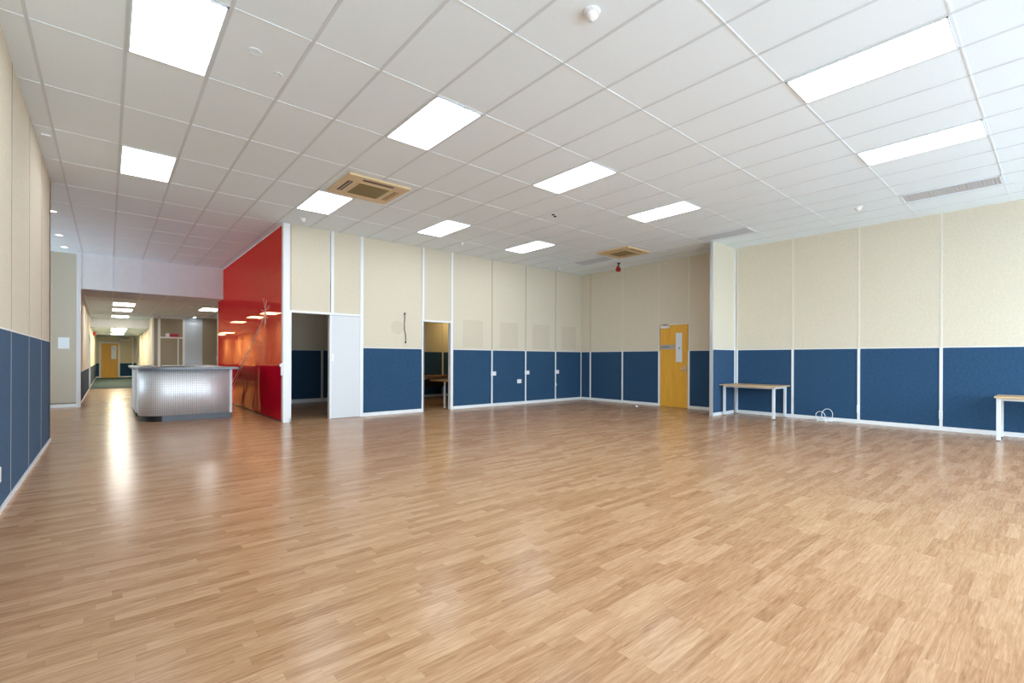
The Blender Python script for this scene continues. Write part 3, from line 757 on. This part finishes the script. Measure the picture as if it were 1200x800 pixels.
# ------------------------------------------------------------------ step ladder behind the counter (seen in the red glass)
lx0, lx1, ly = 2.14, 2.52, 14.25
lad = thing('step_ladder', 'small pale step ladder behind the counter, seen mirrored in the red glass', 'step ladder', ((lx0 + lx1) / 2, ly, 0))
bm = bmesh.new()
arch = [(lx0 + .03, ly, 0.0), (lx0 + .035, ly + .05, 0.70), (lx0 + .05, ly + .055, .78), (lx0 + .09, ly + .058, .82), (lx1 - .09, ly + .058, .82), (lx1 - .05, ly + .055, .78), (lx1 - .035, ly + .05, 0.70), (lx1 - .03, ly, 0.0)]
tube(bm, arch, 0.019, 8); obj('front_frame', bm, M['lightalu'], lad, smooth=True)
for sx in (lx0 + .05, lx1 - .05):
    bm = bmesh.new(); tube(bm, [(sx, ly + .08, .55), (sx, ly + .42, 0.0)], 0.014, 8); obj('rear_leg', bm, M['lightalu'], lad, smooth=True)
for z in (0.27, 0.52):
    obj('tread', B((lx0 + .04, lx1 - .04, ly - .02, ly + .13, z - .02, z + .015)), M['lightalu'], lad)
bm = bmesh.new(); tube(bm, [(lx0 + .05, ly + .38, .07), (lx1 - .05, ly + .38, .07)], .010, 8); obj('brace', bm, M['lightalu'], lad)

# office bench and box behind the counter
bench = thing('office_bench', 'white edged bench top against the framed partition behind the counter', 'bench', (2.4, 24.6, 0))
obj('bench_top', B((1.75, 3.42, 24.3, 24.97, 0.93, 0.97)), M['counterwhite'], bench)
obj('carcass', B((1.80, 3.38, 24.36, 24.97, 0.0, 0.93)), M['counterdark'], bench)
obj('drawer_front', B((1.82, 2.58, 24.345, 24.36, 0.05, 0.90)), M['greyblue'], bench)
obj('drawer_front', B((2.60, 3.36, 24.345, 24.36, 0.05, 0.90)), M['greyblue'], bench)
t = thing('ledge_box', 'red and white box lying on the partition ledge behind the counter', 'box', (2.12, 25.0, 2.18))
obj('white_end', B((1.89, 2.02, 24.93, 25.0, 2.182, 2.33)), M['paper'], t, bevel=.004)
obj('red_end', B((2.02, 2.34, 24.93, 25.0, 2.182, 2.31)), M['redsign'], t, bevel=.004)

# ------------------------------------------------------------------ tables in the big room
def table(x0, x1, y0, y1, h, legs, label, skip=None):
    t = thing('table', label, 'table', ((x0 + x1) / 2, (y0 + y1) / 2, 0), 'beech topped tables at the right wall')
    obj('tabletop', B((x0, x1, y0, y1, h - 0.026, h)), M['beech'], t, bevel=0.004)
    for lx, ly_ in legs:
        obj('leg', B((lx - .025, lx + .025, ly_ - .025, ly_ + .025, 0.012, h - 0.026)), M['tablesilver'], t, bevel=.004)
        obj('foot_cap', B((lx - .02, lx + .02, ly_ - .02, ly_ + .02, 0.0, 0.012)), M['dark'], t)
    ys = sorted(set(l[1] for l in legs)); xs = sorted(set(l[0] for l in legs))
    obj('frame_rail', B((xs[0] - .012, xs[0] + .012, ys[0] + .025, ys[-1] - .025, h - .066, h - .026), (xs[-1] - .012, xs[-1] + .012, ys[0] + .025, ys[-1] - .025, h - .066, h - .026),
                        (xs[0] + .025, xs[-1] - .025, ys[0] - .012, ys[0] + .012, h - .066, h - .026), (xs[0] + .025, xs[-1] - .025, ys[-1] - .012, ys[-1] + .012, h - .066, h - .026)), M['tablesilver'], t)
table(10.66, 11.49, 3.925, 5.125, 0.714, [(10.805, 5.07), (10.805, 4.01), (11.43, 5.07), (11.43, 4.01)], 'narrow beech topped table in the corner beside the stub wall')
table(10.62, 11.34, -0.58, 0.70, 0.708, [(10.71, 0.655), (11.24, 0.655), (10.71, -0.53), (11.24, -0.53)], 'beech topped table cut off by the right picture edge')

# desks in the small room
t = thing('desk', 'brown desk along the back wall seen through the right doorway', 'desk', (8.2, 13.4, 0), 'brown desks in the small room')
obj('desktop', B((6.9, 9.8, 13.0, 13.80, 0.70, 0.73)), M['brownwood'], t)
obj('modesty_panel', B((6.95, 9.75, 13.6, 13.62, 0.35, 0.70)), M['dark'], t)
for lx in (6.98, 9.7): 
    for ly_ in (13.06, 13.72): obj('leg', B((lx - .03, lx + .03, ly_ - .03, ly_ + .03, 0, .70)), M['tablesilver'], t)
obj('cable_tray', B((7.5, 9.3, 13.2, 13.3, .62, .70)), M['alu'], t)
t = thing('desk', 'nearer brown desk end with round silver leg seen through the right doorway', 'desk', (7.4, 10.6, 0), 'brown desks in the small room')
obj('desktop', B((6.52, 8.3, 10.22, 10.95, 0.685, 0.715)), M['brownwood'], t, bevel=.004)
for lx, ly_ in ((6.685, 10.49), (8.2, 10.40), (8.2, 10.8)):
        bm = bmesh.new(); lathe(bm, [(0, 0.0), (.04, 0.0), (.04, .012), (.03, .015), (.03, .685), (0, .685)], lx, ly_, 16); obj('leg', bm, M['tablesilver'], t, smooth=False)

# white cable coil on the floor
cab = thing('cable_coil', 'white cable in loose coils on the floor by the right wall', 'cable', (11.36, 3.25, 0))
bm = bmesh.new()
rng = random.Random(3)
R = 0.006
def loop(cx, cy, cz, rx, rz, tilt, n=36):
    return [(cx + math.cos(2 * PI * k / n) * 0.0 + math.sin(2 * PI * k / n) * rz * math.sin(tilt), cy + math.cos(2 * PI * k / n) * rx, cz + math.sin(2 * PI * k / n) * rz * math.cos(tilt)) for k in range(n)]
tube(bm, loop(11.38, 3.185, 0.135, 0.098, 0.125, 0.25), R, 8, True)
tube(bm, loop(11.36, 3.30, 0.105, 0.085, 0.095, -0.2), R, 8, True)
obj('standing_loop', bm, M['cable'], cab, smooth=True)
bm = bmesh.new()
tube(bm, [(11.33 + .07 * math.sin(a * 2.1), 3.25 + .17 * math.cos(a), 0.008 + .035 * (1 + math.sin(a * 3.3)) * .5) for a in [k * .22 for k in range(75)]], R, 8)
tube(bm, [(11.38, 3.43 - k * .02, 0.008 + .01 * abs(math.sin(k * .6))) for k in range(10)], R, 8)
obj('lying_cable', bm, M['cable'], cab, smooth=True)
bm = bmesh.new(); tube(bm, [(11.30, 3.16, .018), (11.25, 3.19, .018)], .016, 10); obj('plug', bm, M['plastic'], cab)
# paper scrap
bm = B((10.80, 10.86, 7.43, 7.475, 0.0, 0.006)); bm.verts.ensure_lookup_table()
v = [q for q in bm.verts if q.co.z > .003]
for i_, q in enumerate(v): q.co.z += 0.03 * (i_ % 2)
tag(obj('paper_scrap', bm, M['paper']), 'tiny white paper scrap on the floor before the timber door wall', 'paper')

# ------------------------------------------------------------------ daylight
w = bpy.data.worlds.new('sky'); S.world = w; w.use_nodes = True
bg = w.node_tree.nodes['Background']
bg.inputs['Color'].default_value = (0.69, 0.865, 1.0, 1); bg.inputs['Strength'].default_value = 7.6
for k in range(nb):
    ld = bpy.data.lights.new('window_sky_portal', 'AREA'); ld.shape = 'RECTANGLE'
    ld.size = wpos[k + 1] - wpos[k] - 0.24; ld.size_y = 3.1
    ld.cycles.is_portal = True
    lo = bpy.data.objects.new('window_sky_portal', ld); COL.objects.link(lo)
    lo.location = ((wpos[k] + wpos[k + 1]) / 2, YW - 0.12, 1.8); lo.rotation_euler = (PI / 2, 0, 0)
    lo.rotation_euler = (PI / 2, 0, 0)
ld = bpy.data.lights.new('window_sky_portal', 'AREA'); ld.shape = 'RECTANGLE'; ld.size = 1.9; ld.size_y = 2.4; ld.cycles.is_portal = True  # sky portal of the added recess window
lo = bpy.data.objects.new('window_sky_portal', ld); COL.objects.link(lo)
lo.location = (-4.34, 15.25, 2.1); lo.rotation_euler = (PI / 2, 0, -PI / 2)

# ------------------------------------------------------------------ camera
F, YAW, ROLL, CY = 552.94, 0.7088, 0.0034, 420.84
fw = Vector((math.sin(YAW), math.cos(YAW), 0)); rt = Vector((math.cos(YAW), -math.sin(YAW), 0)); up = rt.cross(fw)
r2 = rt * math.cos(ROLL) + up * math.sin(ROLL); u2 = up * math.cos(ROLL) - rt * math.sin(ROLL)
cd = bpy.data.cameras.new('camera'); cam = bpy.data.objects.new('camera', cd); COL.objects.link(cam)
mw = Matrix((r2, u2, -fw)).transposed().to_4x4(); mw.translation = (0, 0, EYE)
cam.matrix_world = mw
cd.sensor_fit = 'HORIZONTAL'; cd.sensor_width = 36; cd.lens = 36 * F / 1200
cd.shift_y = (CY - 400) / 1200
cd.clip_start = 0.02; cd.clip_end = 200
S.camera = cam

S.view_settings.view_transform = 'Standard'; S.view_settings.look = 'None'
S.view_settings.exposure = 0.72; S.view_settings.gamma = 1.0; S.view_settings.use_curve_mapping = False
S.cycles.max_bounces = 10; S.cycles.diffuse_bounces = 6; S.cycles.glossy_bounces = 5
S.cycles.sample_clamp_indirect = 6.0
S.cycles.use_denoising = True
